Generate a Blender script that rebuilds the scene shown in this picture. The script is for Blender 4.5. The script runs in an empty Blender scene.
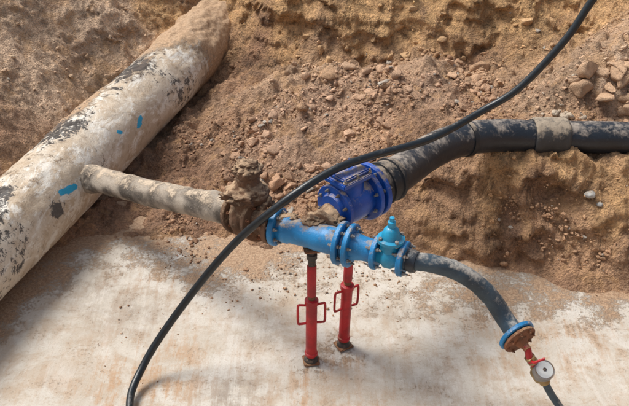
import bpy, math, numpy as np
from mathutils import Vector, Matrix, noise as mnoise
rng=np.random.RandomState(7)
scene=bpy.context.scene
V=Vector
# ---------------------------------------------------------------- helpers
def link(o,parent=None):
    scene.collection.objects.link(o)
    if parent: o.parent=parent
    return o
def empty(name):
    return link(bpy.data.objects.new(name,None))
def mesh_obj(name,verts,faces,mat,parent=None,smooth=True):
    me=bpy.data.meshes.new(name)
    me.from_pydata([tuple(v) for v in verts],[],faces)
    me.update()
    if smooth: me.polygons.foreach_set('use_smooth',[True]*len(me.polygons))
    me.materials.append(mat)
    return link(bpy.data.objects.new(name,me),parent)
def frame(d):
    d=V(d).normalized()
    up=V((0,0,1)) if abs(d.z)<.95 else V((1,0,0))
    a=up.cross(d).normalized(); b=d.cross(a).normalized()
    return d,a,b
def catmull(pts,n):
    P=[V(p) for p in pts]; P=[P[0]*2-P[1]]+P+[P[-1]*2-P[-2]]
    out=[]
    for i in range(1,len(P)-2):
        for k in range(n):
            t=k/n
            p0,p1,p2,p3=P[i-1:i+3]
            out.append(.5*((2*p1)+(p2-p0)*t+(2*p0-5*p1+4*p2-p3)*t*t+(3*p1-p0-3*p2+p3)*t**3))
    out.append(P[-2]); return out
def sweep(name,pts,r,mat,parent=None,seg=24,n=10,smooth=True,rough=0,rs=8,cap=True):
    path=catmull(pts,n) if n>0 else [V(p) for p in pts]
    N=len(path); verts=[];faces=[]
    a=None
    for i,p in enumerate(path):
        d=(path[min(i+1,N-1)]-path[max(i-1,0)]).normalized()
        if a is None: _,a,_=frame(d)
        a=(a-d*a.dot(d)).normalized(); b=d.cross(a)
        rr=r(i/(N-1)) if callable(r) else r
        for k in range(seg):
            th=2*math.pi*k/seg
            o=a*math.cos(th)+b*math.sin(th)
            q=p+o*rr
            if rough: q=q+o*(mnoise.fractal(q*rs,1,2,4)*rough)
            verts.append(q)
    for i in range(N-1):
        for k in range(seg):
            k2=(k+1)%seg
            faces.append((i*seg+k,i*seg+k2,(i+1)*seg+k2,(i+1)*seg+k))
    if cap:
        faces.append(tuple(range(seg))[::-1]); faces.append(tuple((N-1)*seg+k for k in range(seg)))
    return mesh_obj(name,verts,faces,mat,parent,smooth)
def lathe(name,origin,d,prof,mat,parent=None,seg=32,rough=0,rs=10,smooth=True,auto=True):
    d,a,b=frame(d); o=V(origin); verts=[];faces=[]
    if rough:
        pr=[]
        for (s0,r0),(s1,r1) in zip(prof[:-1],prof[1:]):
            m=max(1,int(math.hypot(s1-s0,r1-r0)/.006))
            for k in range(m): pr.append((s0+(s1-s0)*k/m,r0+(r1-r0)*k/m))
        pr.append(prof[-1]); prof=pr; seg=max(seg,72)
    for s,r in prof:
        for k in range(seg):
            th=2*math.pi*k/seg
            u=a*math.cos(th)+b*math.sin(th)
            q=o+d*s+u*max(r,1e-4)
            if rough: q=q+(u*.8+d*.3)*((mnoise.fractal(q*rs,1,2,4)+.4*mnoise.fractal(q*rs*3.5,1,2,3))*rough)
            verts.append(q)
    N=len(prof)
    for i in range(N-1):
        for k in range(seg):
            k2=(k+1)%seg
            faces.append((i*seg+k,i*seg+k2,(i+1)*seg+k2,(i+1)*seg+k))
    faces.append(tuple(range(seg))[::-1]); faces.append(tuple((N-1)*seg+k for k in range(seg)))
    ob=mesh_obj(name,verts,faces,mat,parent,smooth)
    if auto and not rough:
        try: ob.data.set_sharp_from_angle(angle=math.radians(35))
        except Exception: pass
    return ob
def flange(name,c,d,r,t,nb,mat,boltmat,parent,bc=.8,br=.009,ext=.014):
    e=min(.004,t*.2)
    lathe(name,V(c)-V(d).normalized()*t/2,d,[(0,r*.3),(0,r-e),(e,r),(t-e,r),(t,r-e),(t,r*.3)],mat,parent,40)
    dd,a,b=frame(d); vs=[];fs=[]
    for k in range(nb):
        th=2*math.pi*(k+.5)/nb
        p=V(c)+(a*math.cos(th)+b*math.sin(th))*r*bc
        for (s0,s1,rr) in ((-t/2-ext*.7,t/2+ext*.7,br),(-t/2-ext*1.5,t/2+ext*1.5,br*.55)):
            base=len(vs)
            for s in (s0,s1):
                for j in range(6):
                    ph=j*math.pi/3+k
                    vs.append(p+dd*s+(a*math.cos(ph)+b*math.sin(ph))*rr)
            for j in range(6):
                j2=(j+1)%6; fs.append((base+j,base+j2,base+6+j2,base+6+j))
            fs.append(tuple(base+j for j in range(6))[::-1]); fs.append(tuple(base+6+j for j in range(6)))
    mesh_obj(name+"_bolts",vs,fs,boltmat,parent,False)
import bmesh
def box(name,c,size,mat,parent=None,rot=0,bev=.004):
    bm=bmesh.new(); bmesh.ops.create_cube(bm,size=1)
    bmesh.ops.scale(bm,vec=size,verts=bm.verts)
    bmesh.ops.bevel(bm,geom=list(bm.edges),offset=bev,segments=2,affect='EDGES')
    bmesh.ops.rotate(bm,cent=(0,0,0),matrix=Matrix.Rotation(rot,3,'Z'),verts=bm.verts)
    bmesh.ops.translate(bm,vec=c,verts=bm.verts)
    me=bpy.data.meshes.new(name); bm.to_mesh(me); bm.free(); me.materials.append(mat)
    return link(bpy.data.objects.new(name,me),parent)
# ---------------------------------------------------------------- node helpers
class NT:
    def __init__(s,name):
        s.m=bpy.data.materials.new(name); s.m.use_nodes=True; s.t=s.m.node_tree
        s.b=s.t.nodes['Principled BSDF']; s.co=s.t.nodes.new('ShaderNodeTexCoord')
    def n(s,typ,**k):
        x=s.t.nodes.new(typ)
        for a,v in k.items(): setattr(x,a,v)
        return x
    def L(s,a,b): s.t.links.new(a,b)
    def noise(s,scale,detail=5,rough=.6,vec=None,dist=0,stretch=None,rot=None):
        x=s.n('ShaderNodeTexNoise'); x.inputs['Scale'].default_value=scale
        x.inputs['Detail'].default_value=detail; x.inputs['Roughness'].default_value=rough
        x.inputs['Distortion'].default_value=dist
        v=vec or s.co.outputs['Object']
        if stretch:
            mp=s.n('ShaderNodeMapping'); mp.inputs['Scale'].default_value=stretch
            if rot: mp.inputs['Rotation'].default_value=rot
            s.L(v,mp.inputs['Vector']); v=mp.outputs[0]
        s.L(v,x.inputs['Vector']); return x.outputs['Fac']
    def vor(s,scale,rand=1):
        x=s.n('ShaderNodeTexVoronoi'); x.inputs['Scale'].default_value=scale; x.inputs['Randomness'].default_value=rand
        s.L(s.co.outputs['Object'],x.inputs['Vector']); return x.outputs['Distance']
    def ramp(s,f,a,b,c0=0.,c1=1.):
        x=s.n('ShaderNodeMapRange'); x.interpolation_type='SMOOTHSTEP'
        s.L(f,x.inputs[0])
        for i,v in enumerate((a,b,c0,c1)): x.inputs[i+1].default_value=v
        return x.outputs[0]
    def math(s,op,a,b=0.):
        x=s.n('ShaderNodeMath'); x.operation=op
        for i,v in enumerate((a,b)):
            if isinstance(v,(int,float)): x.inputs[i].default_value=v
            else: s.L(v,x.inputs[i])
        return x.outputs[0]
    def mix(s,f,a,b,mode='MIX'):
        x=s.n('ShaderNodeMix'); x.data_type='RGBA'; x.blend_type=mode
        if isinstance(f,(int,float)): x.inputs[0].default_value=f
        else: s.L(f,x.inputs[0])
        for i,v in ((6,a),(7,b)):
            if isinstance(v,tuple): x.inputs[i].default_value=(*v,1)
            else: s.L(v,x.inputs[i])
        return x.outputs[2]
    def bump(s,h,strength,dist):
        x=s.n('ShaderNodeBump'); x.inputs['Strength'].default_value=strength; x.inputs['Distance'].default_value=dist
        s.L(h,x.inputs['Height']); s.L(x.outputs[0],s.b.inputs['Normal'])
    def attr(s,name):
        x=s.n('ShaderNodeAttribute'); x.attribute_name=name; return x
    def nz(s):
        g=s.n('ShaderNodeNewGeometry'); sp=s.n('ShaderNodeSeparateXYZ'); s.L(g.outputs['Normal'],sp.inputs[0]); return sp.outputs[2]
    def done(s,col,rough,metal=0.):
        s.L(col,s.b.inputs['Base Color'])
        if isinstance(rough,(int,float)): s.b.inputs['Roughness'].default_value=rough
        else: s.L(rough,s.b.inputs['Roughness'])
        s.b.inputs['Metallic'].default_value=metal
        return s.m
def dusty(name,base,dust=(.36,.25,.16),amt=.5,rough=.4,scale=9,var=.25,bump=.3,metal=0.,base2=None):
    m=NT(name)
    n1=m.noise(scale,6,.65); n2=m.noise(scale*6,5,.7); n3=m.noise(scale*.5,3,.5)
    c=m.mix(m.ramp(n3,.35,.65),base,base2 or tuple(x*(1-var) for x in base))
    c=m.mix(m.ramp(n2,.55,.7,0,.35),c,tuple(min(1,x*1.6+.03) for x in base))
    up=m.ramp(m.nz(),-.3,1,0,.34)
    f=m.math('ADD',up,m.math('ADD',m.math('MULTIPLY',n1,.9),m.math('MULTIPLY',n2,.3)))
    f=m.ramp(f,1.20-amt*.75,1.42-amt*.75)
    f=m.math('MULTIPLY',f,.92)
    c=m.mix(f,c,m.mix(n2,tuple(x*.65 for x in dust),tuple(x*1.25 for x in dust)))
    m.bump(m.math('ADD',n2,m.math('MULTIPLY',f,.8)),bump,.004)
    r=m.ramp(f,0,1,rough,.95)
    return m.done(c,r,metal)
# ---------------------------------------------------------------- materials
def soil_mat():
    m=NT('soil'); col=m.attr('Col').outputs['Color']
    n1=m.noise(2.6,4,.65); n2=m.noise(14,5,.75); n3=m.noise(70,4,.75); n4=m.noise(230,2,.7)
    strat=m.noise(3.0,5,.75,stretch=(.8,.6,5),dist=.8)
    st=m.attr('Strat').outputs['Fac']
    k=m.math('ADD',m.ramp(n1,.3,.7,.78,1.22),m.ramp(n2,.3,.7,-.30,.30))
    k=m.math('ADD',k,m.ramp(n3,.3,.7,-.30,.30))
    k=m.math('ADD',k,m.math('MULTIPLY',st,m.ramp(strat,.35,.65,-.28,.22)))
    cc=m.n('ShaderNodeCombineXYZ')
    for i in range(3): m.L(k,cc.inputs[i])
    c=m.mix(1.0,col,cc.outputs[0],'MULTIPLY')
    hue=m.noise(5,4,.7,dist=.5)
    c=m.mix(m.ramp(hue,.5,.64,0,.5),c,(.65,.38,.18))
    hue2=m.noise(3.4,5,.7,dist=.8)
    c=m.mix(m.ramp(hue2,.47,.36,0,.4),c,(.40,.235,.15))
    c=m.mix(m.ramp(n4,.6,.7,0,.5),c,(.66,.50,.36))
    c=m.mix(m.ramp(m.noise(33,4,.7),.6,.7,0,.5),c,(.22,.12,.065))
    cr=m.math('SUBTRACT',1.0,m.vor(38)); cr2=m.math('SUBTRACT',1.0,m.vor(95))
    h=m.math('ADD',m.math('MULTIPLY',n2,1.4),m.math('ADD',m.math('MULTIPLY',n3,.9),m.math('ADD',m.math('MULTIPLY',cr,.5),m.math('MULTIPLY',cr2,.35))))
    m.bump(h,1.0,.026)
    return m.done(c,.95)
SOIL=soil_mat()
def rub_mat():
    m=NT('clod'); col=m.attr('Col').outputs['Color']
    n2=m.noise(30,4,.7); n3=m.noise(120,3,.7)
    c=m.mix(m.ramp(n2,.4,.65,0,.4),col,(.28,.17,.10)); c=m.mix(m.ramp(n3,.55,.68,0,.5),c,(.64,.49,.34))
    m.bump(m.math('ADD',n2,m.math('MULTIPLY',n3,.6)),1.0,.012)
    return m.done(c,.95)
RUB=rub_mat()
def floor_mat():
    m=NT('lean_concrete'); d=m.attr('Dirt').outputs['Fac']; stn=m.attr('Stain').outputs['Fac']; wet=m.attr('Wet').outputs['Fac']
    n1=m.noise(1.3,5,.65,dist=.6); n2=m.noise(7,6,.72); n3=m.noise(60,4,.75); n4=m.noise(260,2,.7); n5=m.noise(2.8,6,.7,dist=1.2)
    c=m.mix(m.ramp(n1,.35,.65),(.50,.445,.37),(.585,.54,.47))
    c=m.mix(m.ramp(n2,.45,.62,0,.5),c,(.43,.355,.27))
    c=m.mix(m.ramp(n5,.52,.60,0,.5),c,(.63,.595,.54))
    c=m.mix(m.ramp(n5,.48,.40,0,.6),c,(.45,.36,.27))
    strk=m.noise(2.2,5,.7,stretch=(3.2,.8,1),rot=(0,0,.5),dist=.9)
    c=m.mix(m.ramp(strk,.5,.66,0,.45),c,(.65,.61,.55))
    brush=m.noise(1.0,5,.75,stretch=(26,2.4,1),rot=(0,0,-.18),dist=.35)
    sf=m.math('MULTIPLY',stn,m.ramp(m.math('ADD',m.math('MULTIPLY',brush,.5),m.math('MULTIPLY',n2,.55)),.48,.62))
    c=m.mix(m.math('MULTIPLY',sf,.8),c,(.45,.27,.145))
    wf=m.math('MULTIPLY',wet,m.ramp(m.math('ADD',m.math('MULTIPLY',brush,.4),m.math('MULTIPLY',n2,.6)),.38,.56))
    c=m.mix(m.math('MULTIPLY',wf,.75),c,(.29,.26,.225))
    c=m.mix(m.ramp(n3,.54,.68,0,.5),c,(.38,.30,.215))
    c=m.mix(m.ramp(n4,.62,.70,0,.65),c,(.27,.19,.13))
    df=m.math('ADD',d,m.ramp(m.math('ADD',m.math('MULTIPLY',n2,.6),m.math('MULTIPLY',n3,.4)),.35,.65,-.4,.4))
    df=m.ramp(df,.25,.75)
    c=m.mix(df,c,m.mix(m.ramp(n3,.3,.7),(.36,.22,.13),(.60,.42,.275)))
    h=m.math('ADD',m.math('MULTIPLY',n2,.5),m.math('ADD',m.math('MULTIPLY',n3,.35),m.math('MULTIPLY',brush,.12)))
    h=m.math('ADD',h,m.math('MULTIPLY',df,m.math('MULTIPLY',n3,1.8)))
    m.bump(h,.7,.013)
    return m.done(c,.9)
FLOOR=floor_mat()
def main_mat():
    m=NT('lime_coated_main'); a=m.attr('Mask'); sp=m.n('ShaderNodeSeparateColor'); m.L(a.outputs['Color'],sp.inputs[0])
    blk,brn,blu=sp.outputs
    n1=m.noise(3,5,.7,dist=.5); n2=m.noise(11,6,.78,dist=.3); n3=m.noise(60,4,.75); n5=m.noise(5,6,.75,stretch=(1.6,.6,1.6),dist=.6)
    n6=m.noise(22,6,.8,dist=.4)
    c=m.mix(m.ramp(n1,.35,.65),(.54,.43,.31),(.68,.60,.49))
    c=m.mix(m.ramp(n5,.50,.58,0,.9),c,(.79,.75,.67))
    c=m.mix(m.ramp(n2,.50,.62,0,.6),c,(.46,.34,.225))
    c=m.mix(m.ramp(n6,.53,.62,0,.5),c,(.33,.24,.16))
    c=m.mix(m.ramp(n3,.56,.68,0,.4),c,(.74,.69,.61))
    rf=m.ramp(m.math('ADD',brn,m.math('ADD',m.math('MULTIPLY',n1,.45),m.math('MULTIPLY',n6,.55))),.61,.73)
    c=m.mix(m.math('MULTIPLY',rf,.92),c,m.mix(m.ramp(n3,.35,.65),(.34,.21,.115),(.56,.38,.235)))
    bf=m.ramp(m.math('ADD',blk,m.math('ADD',m.math('MULTIPLY',n6,.6),m.math('MULTIPLY',n1,.4))),.68,.72)
    c=m.mix(m.math('MULTIPLY',bf,.9),c,m.mix(n3,(.02,.02,.024),(.10,.09,.085)))
    uf=m.ramp(m.math('ADD',blu,m.math('MULTIPLY',n6,1.3)),.98,1.10)
    c=m.mix(uf,c,(.03,.36,.60))
    m.bump(m.math('ADD',m.math('MULTIPLY',rf,.8),m.math('ADD',n2,m.math('MULTIPLY',n6,.8))),.8,.011)
    return m.done(c,.85)
MAIN=main_mat()
CRUST=dusty('rust_and_mud_crust',(.19,.105,.06),(.50,.345,.215),.60,.9,20,.4,1.0)
BROWNPIPE=dusty('muddy_branch_coating',(.42,.36,.29),(.62,.50,.37),.50,.85,16,.5,1.0,base2=(.09,.075,.06))
LBLUE=dusty('light_blue_enamel',(.018,.24,.54),(.46,.35,.24),.44,.35,16,.35,.4)
DBLUE=dusty('deep_blue_epoxy',(.006,.085,.43),(.50,.40,.30),.47,.28,16,.3,.4)
CYAN=dusty('cyan_enamel',(.02,.34,.58),(.40,.3,.2),.32,.35,14,.3,.25)
BLACKP=dusty('black_polyethylene',(.017,.024,.034),(.36,.31,.26),.46,.34,11,.3,.4)
SLEEVE=dusty('dust_caked_sleeve',(.05,.05,.05),(.38,.31,.23),.58,.6,16,.3,.6)
RUBBER=dusty('black_rubber_coupling',(.015,.017,.021),(.32,.26,.2),.46,.5,14,.3,.3)
GREYP=dusty('grey_dusted_pipe',(.045,.08,.11),(.46,.43,.38),.54,.5,15,.5,.4)
RED=dusty('red_enamel',(.50,.014,.022),(.32,.18,.11),.38,.4,20,.4,.3)
RUST=dusty('rusty_steel',(.28,.115,.055),(.44,.26,.14),.5,.8,25,.5,.8)
DARK=dusty('dark_steel',(.05,.04,.035),(.3,.2,.13),.45,.5,25,.3,.4)
STEEL=dusty('galvanised_bolt',(.32,.31,.30),(.3,.2,.13),.5,.4,25,.3,.4,metal=.6)
HOSE=dusty('black_hose_rubber',(.012,.017,.021),(.26,.24,.22),.31,.33,9,.2,.2)
BRASS=dusty('brass',(.42,.30,.14),(.35,.26,.18),.4,.4,30,.3,.3,metal=.6)
WHITE=dusty('white_dial',(.62,.64,.62),(.4,.35,.3),.15,.3,30,.1,.1)
STONE=dusty('grey_stone',(.46,.45,.42),(.42,.33,.24),.45,.8,12,.3,.6)
# ---------------------------------------------------------------- terrain
TAB=np.random.RandomState(3).rand(256,256)
def vn(x,y,s=0):
    xi=np.floor(x).astype(int); yi=np.floor(y).astype(int); fx=x-xi; fy=y-yi
    fx=fx*fx*(3-2*fx); fy=fy*fy*(3-2*fy)
    g=lambda i,j: TAB[(i+s*37)%256,(j+s*91)%256]
    return ((g(xi,yi)*(1-fx)+g(xi+1,yi)*fx)*(1-fy)+(g(xi,yi+1)*(1-fx)+g(xi+1,yi+1)*fx)*fy)*2-1
def fbm(x,y,o=5,s=0,g=.5):
    r=0;a=1
    for i in range(o):
        ca,sa=math.cos(i*1.1),math.sin(i*1.1)
        r=r+a*vn((x*ca-y*sa)*2.03**i+i*13.7,(x*sa+y*ca)*2.03**i+i*7.1,s+i); a*=g
    return r
def clods(x,y,c,s=0,p=.6):
    X=x/c;Y=y/c
    X,Y=X+.35*fbm(X*1.7,Y*1.7,2,s+60),Y+.35*fbm(X*1.7,Y*1.7,2,s+63)
    xi=np.floor(X).astype(int); yi=np.floor(Y).astype(int); out=np.zeros_like(X)
    for dx in (-1,0,1):
        for dy in (-1,0,1):
            i=xi+dx;j=yi+dy
            g=lambda q: TAB[(i*7+s*31+q*53)%256,(j*11+s*17+q*29)%256]
            px=i+g(1);py=j+g(2);r=.15+.5*g(3)**1.5
            on=g(4)<p
            tilt=((X-px)*(g(6)-.5)+(Y-py)*(g(7)-.5))*.9
            d=np.maximum(np.abs(X-px)+.35*np.abs(Y-py),np.abs(Y-py)+.35*np.abs((X-px)*(.7+.6*g(5))))
            hgt=np.minimum(np.maximum(r-d,0)*1.7,r*.75)+np.where(d<r,tilt,0)
            out=np.maximum(out,np.where(on,hgt,0))
    return out*c
CP=[]
for x in (-1.3,-.4,.6,1.6,2.6): CP+= [(x,2.0,-.3),(x,2.9,-.3)]
CP+=[(-1.5,4.0,-.12),(-.8,4.0,-.15),(0,4.05,-.15),(.8,3.95,-.15),(1.5,3.7,-.16),(2.4,3.4,-.2),
(-1.44,4.85,.02),(-1,4.72,.02),(-.54,4.52,.02),(0,4.5,.02),(.55,4.42,.02),(.95,4.33,.03),(1.28,4.2,.03),(1.88,4.02,.03),(2.6,3.85,.03),
(.75,4.62,.38),(1.1,4.48,.50),(1.4,4.47,.54),(1.9,4.43,.55),(2.6,4.38,.55),
(1.1,4.36,.27),(1.4,4.33,.3),(1.9,4.24,.3),(2.6,4.15,.3),
(.85,4.85,.45),(1.1,4.8,.56),(1.9,4.85,.6),(2.8,4.8,.62),
(1.24,5.28,.62),(1.62,5.3,.8),(2.08,5.42,.99),(2.7,5.5,1.2),(2.7,5.05,.8),(1.95,5.15,.8),(1.5,5.05,.64),
(2.1,5.9,.8),(1.5,5.75,.55),(2.8,6.3,1.0),
(.1,5.1,.25),(.1,5.5,.4),(.12,5.95,.54),(-.5,5.2,.2),(-.5,5.9,.33),(-.5,6.3,.36),(.6,5.0,.35),(.8,5.5,.5),(.8,5.95,.58),
(-1.1,5.2,.06),(-1.0,5.6,.1),(-.8,6.3,.12),(-.6,6.8,.25),
(-1.57,5.0,-.02),(-1.3,5.9,-.02),(-1.1,6.5,0),(-1.85,4.1,-.05),(-2.1,3.2,-.1),(-2.4,2.2,-.1),
(-1.95,4.9,.36),(-1.75,5.6,.40),(-1.5,6.4,.42),(-1.28,7.1,.5),(-2.12,5.35,.57),(-2.27,6.07,1.0),(-1.9,6.1,.68),(-1.68,6.6,.8),(-1.4,7.3,.75),
(-3,5,1.1),(-3,3.5,1.0),(-3,7,1.7),(-2.6,2.6,.2),(-2.35,4.2,.3),
(-.90,7.42,.56),(-.84,7.65,.85),(-.58,7.08,.42),(-.55,7.4,.85),
(-.2,6.6,.38),(.4,6.3,.36),(1.2,6.3,.42),(2,6.4,.62),(3,6.7,.95),
(-.2,6.85,.9),(.4,6.6,.85),(1.2,6.6,.9),(2,6.7,1.15),(3.2,7.1,1.5),(-1.2,7.9,1.2),(.4,6.8,1.1),(1.2,6.8,1.15),
(-3.2,8.3,1.7),(-1.5,8.8,1.7),(0,8.0,1.7),(1.5,7.9,1.7),(3.5,8,1.7),(4.2,6,1.6),(4.2,4.5,1.3),(4.2,3,1.2),(3.5,2,.3),
(-3.5,1.5,1.2),(-1.5,.9,.0),(0,.9,.0),(1.5,.9,0),(3,.9,.3),(-2,-.2,1.3),(0,-.2,1.3),(2,-.2,1.3),(4,-.2,1.6),(0,-1.5,1.7),(-4,-1.5,1.7),(4,-1.5,1.7),(5,1,1.7),(-5,4,1.7),(-5,7,1.7),(5,6,1.7),(0,9.5,1.7),(-4,9.5,1.7),(4,9.5,1.7)]
CP=np.array(CP,float)
def phi(r): return np.sqrt(r*r+.0025)
D=np.linalg.norm(CP[:,None,:2]-CP[None,:,:2],axis=2); n=len(CP)
A=np.zeros((n+1,n+1)); A[:n,:n]=phi(D); A[:n,n]=1;A[n,:n]=1
W=np.linalg.solve(A,np.append(CP[:,2],0))
def base_h(x,y):
    sh=x.shape; x=x.ravel();y=y.ravel(); out=np.full(x.shape,W[n])
    for i in range(n): out+=W[i]*phi(np.hypot(x-CP[i,0],y-CP[i,1]))
    R=np.maximum(np.abs(x)-3.6,0)+np.maximum(np.abs(y-3.8)-4.6,0)
    t=np.clip(R/1.6,0,1); t=t*t*(3-2*t)
    out=out*(1-t)+1.7*t
    return out.reshape(sh)
def sst(v,a,b):
    t=np.clip((v-a)/(b-a),0,1); return t*t*(3-2*t)
def bump_h(x,y,h):
    axis=-1.08+.30*(y-6.64)
    leftside=sst(axis-x,.1,.35)
    wall=sst(y,6.25,6.5)*(1-leftside)
    rub=(1-.35*leftside)*(1-.3*wall)
    patch=.45+.55*sst(fbm(x*2.2,y*2.2,3,33),-.35,.35)
    big=.075*fbm(x*1.6,y*1.6,4,1)
    mid=.034*fbm(x*6,y*6,5,5,.62)*(1-.25*leftside)
    rid=.035*(1-2*np.abs(fbm(x*4.5,y*4.5,4,16,.55)))
    cl=clods(x,y,.21,1,.3)*.45+clods(x,y,.10,2,.45)*.6+clods(x,y,.05,3,.55)*.85
    groove=.022*np.abs(fbm(x*3.5+y*1.5,y*1.2,5,9))*leftside
    return big+mid+rid*(.35+.15*leftside+.6*wall)+cl*rub*patch+groove, rub, leftside, wall
def H(x,y):
    x=np.atleast_1d(np.asarray(x,float)); y=np.atleast_1d(np.asarray(y,float))
    b=base_h(x,y); return b+bump_h(x,y,b)[0]*sst(b,-.12,.08)
xs=np.concatenate([-np.geomspace(200,3.2,34),np.arange(-3.1,-2.45,.04),np.arange(-2.45,2.65,.0095),np.arange(2.66,3.4,.04),np.geomspace(3.5,200,34)])
ys=np.concatenate([-np.geomspace(100,1.2,22),np.arange(-1.1,3.8,.06),np.arange(3.82,7.5,.0095),np.arange(7.51,8.8,.03),np.geomspace(8.9,260,34)])
X,Y=np.meshgrid(xs,ys); Bh=base_h(X,Y); bp,rub,lft,wall=bump_h(X,Y,Bh)
far=np.clip((np.abs(X)-6)/4,0,1)+np.clip((np.abs(Y)-12)/6,0,1)
Z=Bh+bp*sst(Bh,-.12,.08)*(1-np.clip(far,0,1))
gy,gx=np.gradient(Bh,ys,xs); steep=sst(np.hypot(gx,gy),.6,1.6)
ledge=fbm(X*2.4,Z*6,5,12,.55)
Yd=Y-steep*(.07*ledge+.035*fbm(X*9,Z*10,4,14)+.05*(1-2*np.abs(fbm(X*2.8+5,Z*4+X,4,18))))*(np.abs(X)<3)
# colours (linear)
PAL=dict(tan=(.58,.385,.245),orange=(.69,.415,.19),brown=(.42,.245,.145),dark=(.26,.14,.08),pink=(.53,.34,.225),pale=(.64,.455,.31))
CC=[(-2.1,5.2,'tan'),(-2.2,6,'pale'),(-1.7,6.6,'pale'),(-1.9,5.6,'pale'),(-1.6,5.8,'tan'),(-1.3,7.1,'orange'),(-1.4,7.6,'brown'),(-2.6,4.5,'brown'),(-3,6.5,'tan'),(-2.05,5.0,'brown'),(-1.0,7.4,'brown'),
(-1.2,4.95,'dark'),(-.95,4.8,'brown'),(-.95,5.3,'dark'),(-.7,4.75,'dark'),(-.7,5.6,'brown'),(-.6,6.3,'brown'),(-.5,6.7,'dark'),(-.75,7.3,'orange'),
(-.3,4.65,'brown'),(.1,4.7,'brown'),(.1,5.1,'pink'),(-.3,5.3,'pink'),(-.4,5.9,'tan'),(.1,5.6,'pink'),(.1,6.0,'tan'),(.6,5.2,'brown'),(.8,5.6,'pink'),(.9,6.0,'tan'),(.5,4.7,'dark'),(.4,6.25,'dark'),(1.1,6.25,'dark'),  # dark points along the back wall base paint the hollow's shade into the soil
(-.2,6.8,'orange'),(.4,6.5,'orange'),(.8,6.55,'orange'),(1.2,6.55,'orange'),(1.6,6.5,'orange'),(2,6.6,'orange'),(3,7,'tan'),(.4,7,'orange'),(1.4,7,'orange'),
(.9,4.5,'brown'),(1.2,4.3,'dark'),(1.5,4.25,'brown'),(1.9,4.15,'brown'),(1.5,4.40,'orange'),(1.1,4.46,'orange'),(1.95,4.36,'orange'),(2.6,4.2,'brown'),(1.3,4.15,'brown'),(1.9,3.95,'pink'),
(1.1,4.85,'brown'),(1.8,4.9,'brown'),(1.4,5.1,'tan'),(2,5.2,'pale'),(1.7,5.4,'tan'),(2.2,5.6,'tan'),(1.2,5.3,'brown'),(0,9,'tan'),(0,0,'tan'),(5,5,'tan'),(-5,5,'tan')]
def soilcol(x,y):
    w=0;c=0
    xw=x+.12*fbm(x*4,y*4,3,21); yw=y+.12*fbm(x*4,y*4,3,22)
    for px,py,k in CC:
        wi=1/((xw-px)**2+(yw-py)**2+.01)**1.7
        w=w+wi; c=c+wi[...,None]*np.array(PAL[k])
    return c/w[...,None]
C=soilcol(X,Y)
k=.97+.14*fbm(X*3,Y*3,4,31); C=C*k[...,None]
def grid_faces(nx,ny):
    i=np.arange(nx-1);j=np.arange(ny-1); I,J=np.meshgrid(i,j); a=(J*nx+I).ravel()
    return np.stack([a,a+1,a+nx+1,a+nx],1)
def grid_obj(name,X,Y,Z,mat):
    ny,nx=X.shape; F=grid_faces(nx,ny); me=bpy.data.meshes.new(name)
    co=np.stack([X.ravel(),Y.ravel(),Z.ravel()],1).astype(np.float32)
    me.vertices.add(len(co)); me.vertices.foreach_set('co',co.ravel())
    me.loops.add(F.size); me.loops.foreach_set('vertex_index',F.ravel().astype(np.int32))
    me.polygons.add(len(F)); me.polygons.foreach_set('loop_start',np.arange(0,F.size,4,dtype=np.int32))
    me.polygons.foreach_set('loop_total',np.full(len(F),4,dtype=np.int32))
    me.update(calc_edges=True); me.validate()
    me.polygons.foreach_set('use_smooth',np.ones(len(F),dtype=bool))
    me.materials.append(mat); return link(bpy.data.objects.new(name,me))
def set_col(me,name,C):
    a=me.attributes.new(name,'FLOAT_COLOR','POINT')
    c=np.ones((len(me.vertices),4),np.float32); c[:,:3]=np.asarray(C).reshape(-1,3); a.data.foreach_set('color',c.ravel())
def set_f(me,name,v):
    a=me.attributes.new(name,'FLOAT','POINT'); a.data.foreach_set('value',np.asarray(v,np.float32).ravel())
g=grid_obj('excavated_ground',X,Yd,Z,SOIL)
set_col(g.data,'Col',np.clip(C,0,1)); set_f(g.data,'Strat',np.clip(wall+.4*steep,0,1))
# concrete floor
fx=np.arange(-2.9,3.6,.02); fy=np.arange(1.0,5.3,.02); FX,FY=np.meshgrid(fx,fy)
FZ=.006*fbm(FX*1.5,FY*1.5,4,41)+.0015*fbm(FX*12,FY*12,3,45)
fb=base_h(FX,FY)
wob=.07*fbm(FX*3,FY*3,5,50)
dirt=sst(fb+wob,-.15,.03)
dirt=np.maximum(dirt,.66*np.exp(-(((FX-1.25)/.75)**2+((FY-4.0)/.26)**2)))
dirt=np.maximum(dirt,.5*np.exp(-(((FX+.6)/.8)**2+((FY-4.35)/.25)**2)))
axis=-1.08+.30*(FY-6.64)
dirt=np.maximum(dirt,.8*sst(.40-np.abs(FX-axis),0,.2))
f=grid_obj('concrete_floor',FX,FY,FZ,FLOOR)
G=lambda cx,cy,sx,sy: np.exp(-(((FX-cx)/sx)**2+((FY-cy)/sy)**2))
dirt=np.maximum(dirt,.55*np.maximum(G(-.02,3.38,.09,.08),G(.155,3.5,.1,.09)))
set_f(f.data,'Dirt',dirt)
st=np.clip(1.0*G(-.85,3.25,.28,.35)+.9*G(-.05,3.2,.05,.2)+.8*G(.16,3.45,.08,.12)+.8*G(.02,3.35,.1,.06)+.6*G(1.2,3.6,.5,.3)+.6*G(-.9,4.1,.4,.15)+.4*G(.3,3.0,.3,.2)+.5*G(-.35,3.1,.2,.2)+.28,0,1)
set_f(f.data,'Stain',st)
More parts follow.
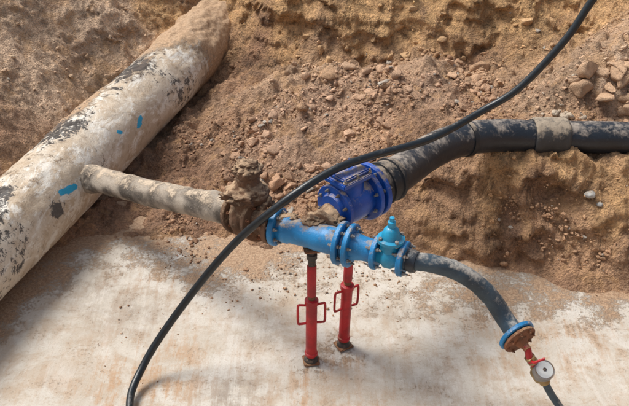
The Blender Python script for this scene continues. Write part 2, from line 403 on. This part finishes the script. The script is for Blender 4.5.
set_f(f.data,'Wet',np.clip(1.1*G(-.42,3.15,.17,.16)+.7*G(-.3,3.6,.14,.09)+.5*G(.5,3.8,.3,.1)+.6*G(-1.0,3.8,.25,.25)+.6*G(-1.3,4.1,.2,.3)+.4*G(.65,3.3,.2,.2),0,1))
# rubble: clods and stones in one mesh
def ico(n):
    bm=bmesh.new(); bmesh.ops.create_icosphere(bm,subdivisions=n,radius=1)
    a=np.array([v.co[:] for v in bm.verts]); b=np.array([[v.index for v in ff.verts] for ff in bm.faces]); bm.free(); return a,b
ICO,ICOF=ico(2); IC1,IC1F=ico(1); IC3,IC3F=ico(3)
RV=[];RF=[];RC=[];off=0
def add_rock(x,y,z,s,col,fine=False):
    global off
    B,F=(IC3,IC3F) if s>.04 else ((ICO,ICOF) if s>.012 else (IC1,IC1F))
    p=B.copy()
    for _ in range(9 if s>.012 else 4):
        d=rng.randn(3); d/=np.linalg.norm(d); dist=rng.uniform(.3,.75)
        q=p@d; m=q>dist; p[m]-=np.outer((q[m]-dist),d)
    ph=rng.uniform(0,6,3)
    p*=(1+.12*np.sin(p[:,[1]]*5+ph[0])*np.sin(p[:,[0]]*4+ph[1])+rng.uniform(-.06,.06,(len(p),1)))
    sc=1.25*s*np.array([rng.uniform(.7,1.4),rng.uniform(.65,1.1),rng.uniform(.5,.95)])
    a=rng.uniform(0,6.28); ca,sa=math.cos(a),math.sin(a); p=p*sc
    p=np.stack([p[:,0]*ca-p[:,1]*sa,p[:,0]*sa+p[:,1]*ca,p[:,2]],1)+np.array([x,y,z])
    RV.append(p);RF.append(F+off);off+=len(p);RC.append(np.tile(col,(len(p),1)))
def scatter(nn,fx_,smin,smax,pw=2.5,bright=1.1,keep=None):
    pts=np.array([fx_() for _ in range(nn)]); hz=H(pts[:,0],pts[:,1]); cc=soilcol(pts[:,0],pts[:,1])
    den=fbm(pts[:,0]*2.5,pts[:,1]*2.5,4,77)
    for (x,y),z,c,dn in zip(pts,hz,cc,den):
        ax=-1.08+.30*(y-6.64)
        if abs(x-ax)<.3: continue
        if ax-x>.3 and rng.rand()<.6: continue
        if rng.rand()>.45+dn*1.5: continue
        s=smin+(smax-smin)*rng.rand()**pw
        z=max(z,0.0)+s*.12
        v=rng.uniform(.8,1.25)*bright; cl=c*v
        if rng.rand()<.04: cl=np.array([.5,.45,.38])*rng.uniform(.7,1.1)
        add_rock(x,y,z,s,np.clip(cl,0,.8))
U=rng.uniform
scatter(8500,lambda:(U(-1.0,1.25),U(4.55,6.3)),.003,.019,3)
scatter(800,lambda:(U(-.7,1.2),U(4.7,6.3)),.012,.05,3)
scatter(3000,lambda:(U(.9,2.5),U(4.6,6.2)),.003,.018,3)
scatter(90,lambda:(U(.9,2.5),U(4.7,6.1)),.015,.04,2.5)
scatter(5000,lambda:(U(-2.4,2.6),U(4.8,7.2)),.003,.022,3.5)
scatter(420,lambda:(U(-1.0,1.4),4.45+.12*rng.randn()),.004,.02,3)
def fringe():
    x=U(.5,2.4); return (x,4.45-.25*max(0,x-.6)*1.05-abs(rng.randn())*.10+.08)
scatter(1900,fringe,.003,.018,3)
def on_floor():
    return (U(-1.2,2.2),4.6-abs(rng.randn())*.38-.15)
scatter(1500,on_floor,.0025,.009,3)
scatter(260,lambda:(U(-1.2,1.8),U(2.8,4.2)),.0015,.005,2)
for i in range(30):
    x=2.0+.18*rng.randn(); y=5.12+.11*rng.randn(); z=H(x,y)[0]; s=rng.uniform(.025,.085)
    add_rock(x,y,z+s*.35,s,np.array([.60,.39,.24])*rng.uniform(.8,1.15),True)
for (x,y,s) in ((.12,5.78,.07),(.28,5.9,.05),(-.1,5.5,.045),(1.25,6.05,.06),(.5,5.6,.05)):
    add_rock(x,y,H(x,y)[0]+s*.1,s,np.array([.50,.31,.18])*rng.uniform(.85,1.1),True)
for i in range(26):   # lumps broken out of the back wall
    x=U(-.2,2.0); y=U(6.3,6.75); s=rng.uniform(.02,.06)
    add_rock(x,y,H(x,y)[0]-s*.1,s,np.array([.68,.43,.22])*rng.uniform(.8,1.1),True)
for i in range(30):   # lumps on the left bank
    y=U(5.0,7.2); x=-1.08+.3*(y-6.64)-U(.35,1.1); s=rng.uniform(.012,.045)
    add_rock(x,y,H(x,y)[0]-s*.1,s,np.array([.60,.41,.26])*rng.uniform(.8,1.1),True)
for i in range(16):
    x=1.6+.06*rng.randn(); y=5.0+.06*rng.randn(); s=rng.uniform(.012,.03)
    add_rock(x,y,H(x,y)[0]+s*.3,s,np.array([.60,.50,.38]),True)
V_=np.concatenate(RV);F_=np.concatenate(RF);C_=np.concatenate(RC)
me=bpy.data.meshes.new('soil_rubble'); me.vertices.add(len(V_)); me.vertices.foreach_set('co',V_.astype(np.float32).ravel())
me.loops.add(F_.size); me.loops.foreach_set('vertex_index',F_.ravel().astype(np.int32))
me.polygons.add(len(F_)); me.polygons.foreach_set('loop_start',np.arange(0,F_.size,3,dtype=np.int32)); me.polygons.foreach_set('loop_total',np.full(len(F_),3,dtype=np.int32))
me.update(calc_edges=True); me.materials.append(RUB); set_col(me,'Col',C_); link(bpy.data.objects.new('soil_rubble',me))
def rock_obj(name,c,s,mat,seed=0,parent=None,amp=.25,sub=3):
    bm=bmesh.new(); bmesh.ops.create_icosphere(bm,subdivisions=sub,radius=1)
    for v in bm.verts:
        q=v.co.copy(); nn=mnoise.fractal(q*1.6+V((seed,seed*2,0)),1,2,2)+.5*mnoise.fractal(q*5+V((seed,0,0)),1,2,3)+.25*mnoise.fractal(q*13+V((0,seed,0)),1,2,2)
        q*=1+amp*nn; v.co=V((c[0]+q.x*s[0],c[1]+q.y*s[1],c[2]+q.z*s[2]))
    me=bpy.data.meshes.new(name); bm.to_mesh(me); bm.free(); me.materials.append(mat)
    me.polygons.foreach_set('use_smooth',[True]*len(me.polygons))
    return link(bpy.data.objects.new(name,me),parent)
rock_obj('pale_stone',(1.62,4.34,.44),(.033,.028,.02),STONE,3)
rock_obj('pale_stone',(1.68,4.31,.39),(.018,.018,.013),STONE,5)
# ---------------------------------------------------------------- big water main
def big_main():
    y0,y1=.9,8.4; segs=110; nl=620; R=.255
    P0=np.array([-1.08+.30*(y0-6.64),y0,.27]);P1=np.array([-1.08+.30*(y1-6.64),y1,.27])
    d=(P1-P0)/np.linalg.norm(P1-P0); a=np.cross([0,0,1],d);a/=np.linalg.norm(a); b=np.array([0,0,1.])
    T=np.linspace(0,1,nl); TH=np.linspace(0,2*math.pi,segs,endpoint=False)
    TT,HH=np.meshgrid(T,TH,indexing='ij')
    L=np.linalg.norm(P1-P0)*TT
    cx=np.cos(HH)*.8
    r=R+.004*fbm(L*2,cx*2,4,60)+.002*fbm(L*12,cx*8,3,66)
    up=np.sin(HH)
    mud=np.clip(fbm(L*1.7+3,np.cos(HH)*1.5,4,70)-.15,0,1)*np.clip(up+.3*np.cos(HH),0,1)
    r=r+.02*mud*(1+.5*fbm(L*14,cx*7,3,71))
    yy=y0+(y1-y0)*TT
    cake=sst(yy,5.9,6.8)*np.clip(up+.5,0,1)
    r=r+cake*np.clip(.012+.02*fbm(L*5,cx*4,5,72,.6),-.002,.05)
    P=P0+TT[...,None]*(P1-P0)+r[...,None]*(np.cos(HH)[...,None]*a+np.sin(HH)[...,None]*b)
    i,j=np.meshgrid(np.arange(nl-1),np.arange(segs),indexing='ij'); j2=(j+1)%segs
    F=np.stack([i*segs+j,i*segs+j2,(i+1)*segs+j2,(i+1)*segs+j],-1).reshape(-1,4).tolist()
    F.append(list(range(segs))[::-1]); F.append([(nl-1)*segs+k for k in range(segs)])
    o=mesh_obj('concrete_coated_water_main',P.reshape(-1,3).tolist(),F,MAIN)
    q=P.reshape(-1,3)
    def blob(c,s):
        v=q-np.array(c)
        return np.exp(-((v/np.array(s))**2).sum(1))
    def stroke(a_,b_,w):
        a_=np.array(a_);b_=np.array(b_);ab=b_-a_; t=np.clip(((q-a_)@ab)/(ab@ab),0,1)
        return np.exp(-(np.linalg.norm(q-a_-t[:,None]*ab,axis=1)/w)**2)
    side=np.cos(HH).ravel(); upr=np.sin(HH).ravel()
    Lr=L.ravel(); cr=cx.ravel()
    blk=.30*blob((-1.51,4.32,.36),(.06,.08,.08))+.07*np.clip(-side-.3,0,1)+.12*sst(fbm(Lr*.9,cr*1.2,3,80),.1,.7)
    blk+=.18*blob((-1.22,4.75,.33),(.12,.16,.16))+.14*blob((-1.0,6.1,.3),(.2,.35,.3))+.12*blob((-1.62,5.0,.5),(.25,.25,.15))+.13*blob((-1.4,5.9,.5),(.2,.3,.15))+.14*blob((-1.8,4.2,.5),(.2,.3,.15))+.10*blob((-1.65,3.9,.3),(.1,.3,.2))
    blk*=1-.9*sst(q[:,1],6.2,6.8)
    brn=.15*np.clip(upr*.7+side*.6-.1,0,1)+.42*sst(q[:,1],6.0,6.9)-.06*np.clip(-side,0,1)+.2*np.clip(-upr,0,1)+.12*sst(mud.ravel(),.05,.4)
    blu=np.maximum(stroke((-1.52,4.42,.40),(-1.465,4.54,.37),.021),stroke((-1.20,5.32,.35),(-1.225,5.45,.385),.02))
    blu=np.maximum(blu,.95*stroke((-1.31,5.15,.42),(-1.24,5.22,.39),.015))
    set_col(o.data,'Mask',np.stack([blk,np.maximum(brn,0),blu],1))
big_main()
# ---------------------------------------------------------------- branch pipe
br=empty('branch_pipe')
sweep('pipe_barrel',[(-1.60,4.86,.26),(-1.33,4.62,.37),(-.95,4.25,.51),(-.60,3.94,.635),(-.38,3.73,.72)],.077,BROWNPIPE,br,48,20,rough=.009,rs=9)
lathe('weld_collar',(-1.42,4.70,.335),(.38,-.36,.14),[(0,.085),(.05,.092),(.09,.086),(.14,.078)],BROWNPIPE,br,rough=.010,rs=14)
# ---------------------------------------------------------------- old mud covered gate valve
gv=empty('gate_valve')
O=V((-.40,3.725,.735)); 
d0=(V((-.18,3.48,.80))-O).normalized()
flange('inlet_flange',O+d0*.03,d0,.115,.03,8,CRUST,RUST,gv)
flange('outlet_flange',O+d0*.19,d0,.112,.028,8,CRUST,RUST,gv)
lathe('body',O,d0,[(0,.07),(.04,.075),(.09,.11),(.12,.115),(.16,.085),(.2,.07),(.34,.06)],CRUST,gv,rough=.016,rs=12)
bx=O+d0*.11
lathe('bonnet',bx,(0,0,1),[(0,.09),(.06,.09),(.10,.08),(.115,.105),(.15,.105),(.175,.075),(.2,.058),(.24,.052),(.25,.07),(.275,.068),(.29,.045),(.315,.035),(.32,.0)],CRUST,gv,rough=.018,rs=16)
rock_obj('mud_cap',bx+V((0,0,.285)),(.058,.05,.025),CRUST,7,gv,.55,4)
rock_obj('mud_lump',bx+V((-.03,-.05,.15)),(.085,.06,.035),CRUST,9,gv,.55,4)
rock_obj('mud_lump_side',bx+V((.07,-.03,.06)),(.07,.07,.06),CRUST,11,gv,.55,4)
# ---------------------------------------------------------------- blue tee on the lower line
tee=empty('blue_pipe_tee')
A0=V((-.18,3.48,.805)); A=lambda s: A0+dA0*s
dA0=(V((.41,3.21,.81))-A0).normalized()
flange('end_flange',A(.0),dA0,.096,.028,8,LBLUE,STEEL,tee)
flange('end_counter_flange',A(-.034),dA0,.094,.024,8,CRUST,RUST,tee)
lathe('barrel',A(-.02),dA0,[(0,.06),(.05,.062),(.065,.07),(.09,.07),(.10,.064),(.20,.064),(.235,.068),(.33,.068),(.36,.07)],LBLUE,tee,40)
flange('joint_flange',A(.335),dA0,.106,.024,8,LBLUE,STEEL,tee)
flange('joint_flange_outer',A(.385),dA0,.106,.024,8,LBLUE,STEEL,tee)
lathe('coupling_body',A(.35),dA0,[(0,.07),(.04,.07),(.06,.067),(.1,.058),(.17,.054)],LBLUE,tee,40)
nU=V((.55,.83,.02)).normalized()
T0=A(.20)
lathe('branch_neck',T0,(nU+V((0,0,.12))).normalized(),[(0,.05),(.05,.062),(.06,.088),(.085,.09),(.09,.068),(.12,.066),(.2,.07)],CRUST,tee,rough=.010,rs=14)
rock_obj('mud_on_neck',T0+nU*.05+V((-.03,0,.062)),(.06,.045,.024),CRUST,2,tee,.55,4)
rock_obj('mud_on_neck_b',T0+nU*.09+V((.05,-.03,.055)),(.035,.035,.022),CRUST,4,tee,.55,4)
rock_obj('mud_on_barrel',A(.05)+V((0,.01,.062)),(.06,.03,.009),CRUST,6,tee,.5,4)
# ---------------------------------------------------------------- small blue gate valve in line
sv=empty('small_gate_valve')
flange('inlet_flange',A(.515),dA0,.084,.024,4,LBLUE,STEEL,sv,ext=.018)
flange('outlet_flange',A(.645),dA0,.084,.026,4,LBLUE,STEEL,sv,ext=.018)
lathe('body',A(.515),dA0,[(0,.045),(.03,.048),(.05,.062),(.08,.062),(.1,.048),(.13,.045)],CYAN,sv,36)
c=A(.58)
lathe('bonnet',c,(0,0,1),[(0,.05),(.075,.05),(.085,.064),(.1,.064),(.104,.046),(.12,.042),(.145,.034),(.155,.024),(.158,.018),(.175,.018),(.177,.0)],CYAN,sv,36)
lathe('gland_nut',c+V((0,0,.17)),(0,0,1),[(0,.02),(.018,.02),(.02,.012),(.04,.012),(.043,0)],CYAN,sv,6,smooth=False)
for k in range(4):
    an=k*math.pi/2+.4
    lathe('bonnet_bolt_%d'%(k+1),c+V((math.cos(an)*.055,math.sin(an)*.055,.08)),(0,0,1),[(0,.009),(.034,.009),(.036,0)],STEEL,sv,6,smooth=False)
# ---------------------------------------------------------------- upper large coupling / valve
uc=empty('large_flanged_valve')
U0=V((.095,3.545,.87)); U1=V((.30,3.735,.87)); dU=(U1-U0).normalized(); B=lambda s:U0+dU*s
flange('rear_flange',B(.01),dU,.118,.028,8,DBLUE,STEEL,uc)
lathe('body',B(-.02),dU,[(0,.07),(.03,.088),(.05,.10),(.1,.110),(.15,.110),(.2,.104),(.24,.1),(.26,.1)],DBLUE,uc,44)
flange('front_flange',B(.2),dU,.142,.028,8,DBLUE,STEEL,uc,bc=.84)
flange('counter_flange',B(.252),dU,.142,.028,8,DBLUE,STEEL,uc,bc=.84)
lathe('bonnet_neck',B(.085)+V((0,0,.05)),(0,0,1),[(0,.085),(.08,.082),(.09,.078),(.1,.078)],DBLUE,uc,40)
box('bonnet_plate',B(.085)+V((0,0,.150)),(.2,.17,.026),DBLUE,uc,rot=.74)
box('bonnet_cover',B(.085)+V((0,0,.174)),(.17,.14,.02),DBLUE,uc,rot=.74,bev=.006)
for sx in (-1,0,1):
    for sy in (-1,1):
        p=Matrix.Rotation(.74,3,'Z')@V((sx*.082,sy*.07,0))
        lathe('cover_bolt',B(.085)+p+V((0,0,.158)),(0,0,1),[(0,.011),(.014,.011),(.016,.006),(.026,.006),(.027,0)],STEEL,uc,6,smooth=False)
# ---------------------------------------------------------------- black pipe with rubber coupling and sleeve
bp_=empty('black_water_pipe')
prof=[(0,.11)]
for s in (.012,.052,.12):
    prof+=[(s,.108),(s+.003,.116),(s+.020,.116),(s+.023,.108)]
prof+=[(.155,.107),(.17,.10)]
lathe('pipe_coupling',B(.268),(dU+V((0,0,-.02))).normalized(),prof,RUBBER,bp_,44)
sweep('pipe',[B(.26),B(.40),(.46,3.93,.845),(.60,4.17,.80),(.76,4.37,.765),(.93,4.50,.735),(1.12,4.58,.705),(1.39,4.63,.67),(1.73,4.65,.655),(2.4,4.63,.65),(3.3,4.55,.7),(4.4,4.5,.9)],.098,BLACKP,bp_,44,18,rough=.002,rs=9)
lathe('repair_sleeve',(1.30,4.615,.682),(.21,.02,-.012),[(0,.10),(.0,.107),(.012,.112),(.2,.114),(.212,.109),(.214,.1)],SLEEVE,bp_,44,rough=.005,rs=9)
lathe('joint_ring',(.87,4.46,.745),(.17,.1,-.03),[(0,.098),(.0,.104),(.03,.105),(.032,.098)],RUBBER,bp_,44)
# ---------------------------------------------------------------- outlet pipe + blank flange
op=empty('outlet_pipe')
dF=V((.45,-.83,-.24)).normalized(); Fc=V((.945,3.09,.455))
sweep('pipe',[A(.64),A(.68),(.55,3.20,.79),(.66,3.20,.745),(.75,3.19,.685),(.83,3.18,.60),(.895,3.155,.505),Fc],lambda t:.047 if t<.12 else .043,GREYP,op,32,12,rough=.003,rs=20)
lathe('collar',A(.66),dA0,[(0,.05),(.03,.055),(.05,.05)],BLACKP,op,32)
flange('backing_flange',Fc,dF,.092,.022,8,LBLUE,STEEL,op,br=.007,ext=.006)
flange('blank_flange',Fc+dF*.024,dF,.084,.018,8,RUST,RUST,op,br=.008,ext=.01)
# ---------------------------------------------------------------- water meter run
wm=empty('water_meter')
p0=Fc+dF*.03; p1=Fc+dF*.085
lathe('reducer',p0,dF,[(0,.034),(.012,.034),(.02,.028),(.03,.024),(.034,.019),(.06,.019)],RUST,wm,24)
sweep('nipple',[p0+dF*.03,p1,(1.0,3.01,.385),(1.025,3.01,.345)],.017,RED,wm,20,6)
lathe('ball_valve_body',(.995,3.015,.395),(.04,-.003,-.06),[(0,.016),(.004,.026),(.012,.026),(.018,.021),(.03,.021),(.034,.026),(.042,.026),(.046,.014)],BRASS,wm,8,smooth=False)
sweep('valve_lever',[(1.005,3.0,.38),(1.01,2.97,.395),(1.035,2.965,.415),(1.055,2.965,.425)],.006,RED,wm,10,5)
mc=V((1.062,3.01,.285)); md=V((.42,-.05,-.7)).normalized()
lathe('meter_pipe_body',mc-md*.065,md,[(0,.018),(.01,.026),(.022,.026),(.03,.022),(.04,.04),(.085,.04),(.095,.022),(.11,.026),(.122,.026),(.13,.018)],BRASS,wm,24)
fz=V((.1,-.45,.88)).normalized()
lathe('register_housing',mc,fz,[(0,.04),(.03,.045),(.034,.05),(.062,.05),(.066,.048),(.066,.042),(.064,.042)],STEEL,wm,36)
lathe('register_dial',mc+fz*.0645,fz,[(0,.041),(.001,.041)],WHITE,wm,36)
lathe('register_hub',mc+fz*.0665,fz,[(0,.009),(.002,.009)],DARK,wm,16)
sweep('service_hose',[mc+md*.05,(1.115,3.0,.19),(1.155,2.995,.125),(1.21,2.97,.06),(1.29,2.92,.025),(1.45,2.8,.022),(1.7,2.5,.022)],.018,GREYP,wm,20,8)
# ---------------------------------------------------------------- jacks
def jack(x,y,ztop,tilt,rot,k):
    e=empty('support_jack')
    a=V((tilt,0,1)).normalized(); P=lambda z:V((x,y,0))+a*z
    box('base_plate',(x,y,.012),(.085,.085,.01),RUST,e,rot=rot)
    lathe('foot',P(.016),a,[(0,.038),(.01,.036),(.02,.026),(.035,.026),(.04,.03)],DARK,e,24)
    lathe('outer_tube',P(.05),a,[(0,.03),(.008,.034),(.02,.034),(.024,.029),(.34,.029),(.345,.035),(.37,.035),(.375,.02)],RED,e,28)
    prof=[(0,.018)]
    s=0
    while s<ztop-.5:
        prof+=[(s+.004,.0195),(s+.008,.0165)]; s+=.008
    lathe('screw',P(.42),a,prof,RUST,e,20)
    lathe('inner_tube',P(.45),a,[(0,.023),(.003,.0235),(ztop-.56,.0235),(ztop-.555,.02)],RED,e,24)
    lathe('neck',P(ztop-.12),a,[(0,.019),(.05,.019),(.055,.026),(.08,.026),(.085,.018),(.1,.018)],DARK,e,20)
    box('saddle',P(ztop-.012),(.08,.06,.012),RUST,e,rot=rot)
    for sd in (-1,1):
        u=V((math.cos(rot),math.sin(rot),0))*sd
        sweep('handle_%s'%('a' if sd<0 else 'b'),[P(.385)+u*.025,P(.39)+u*.055,P(.385)+u*.068,P(.33)+u*.07,P(.275)+u*.068,P(.268)+u*.055,P(.27)+u*.025],.0065,RED,e,10,6)
jack(-.018,3.395,.742,.008,.15,0)
jack(.155,3.515,.76,.03,.5,1)
# ---------------------------------------------------------------- hose
sweep('black_hose',[(-.3,2.0,.022),(-.72,2.6,.024),(-.90,3.02,.035),(-.865,3.27,.10),(-.68,3.40,.35),(-.41,3.45,.70),(-.16,3.42,.97),(.07,3.53,1.08),(.27,3.67,1.085),(.59,3.91,1.05),(.87,4.08,1.12),(1.06,4.10,1.25),(1.257,4.12,1.50),(1.365,4.14,1.70),(1.5,4.13,1.95),(1.8,4.2,2.25),(2.6,4.4,2.35),(4.2,4.8,1.8)],.0195,HOSE,None,20,14)
# ---------------------------------------------------------------- light + camera
w=bpy.data.worlds.new('World'); scene.world=w; w.use_nodes=True
nt=w.node_tree; bg=nt.nodes['Background']; sky=nt.nodes.new('ShaderNodeTexSky'); sky.sky_type='NISHITA'; sky.sun_disc=False
EL,AZ=58,-62   # sun elevation, compass azimuth measured from +Y towards +X
sky.sun_elevation=math.radians(EL); sky.sun_rotation=math.radians(AZ); sky.air_density=1; sky.dust_density=4
hs=nt.nodes.new('ShaderNodeHueSaturation'); hs.inputs['Saturation'].default_value=.55   # thin cloud whitens the sky
nt.links.new(sky.outputs[0],hs.inputs['Color']); nt.links.new(hs.outputs[0],bg.inputs[0]); bg.inputs[1].default_value=.145
sl=bpy.data.lights.new('sun','SUN'); sl.energy=3.1; sl.angle=math.radians(22); sl.color=(1,.965,.91)
so=link(bpy.data.objects.new('sun',sl))
dirv=V((math.sin(math.radians(AZ))*math.cos(math.radians(EL)),math.cos(math.radians(AZ))*math.cos(math.radians(EL)),math.sin(math.radians(EL))))
so.rotation_euler=dirv.to_track_quat('Z','Y').to_euler(); so.location=dirv*20
cam=bpy.data.cameras.new('camera'); co=link(bpy.data.objects.new('camera',cam))
co.location=(0,0,3.2); co.rotation_euler=(math.radians(57),0,0); cam.lens=50; cam.sensor_width=36; cam.clip_end=1000
scene.camera=co
scene.view_settings.view_transform='Standard'; scene.view_settings.look='None'; scene.view_settings.exposure=0
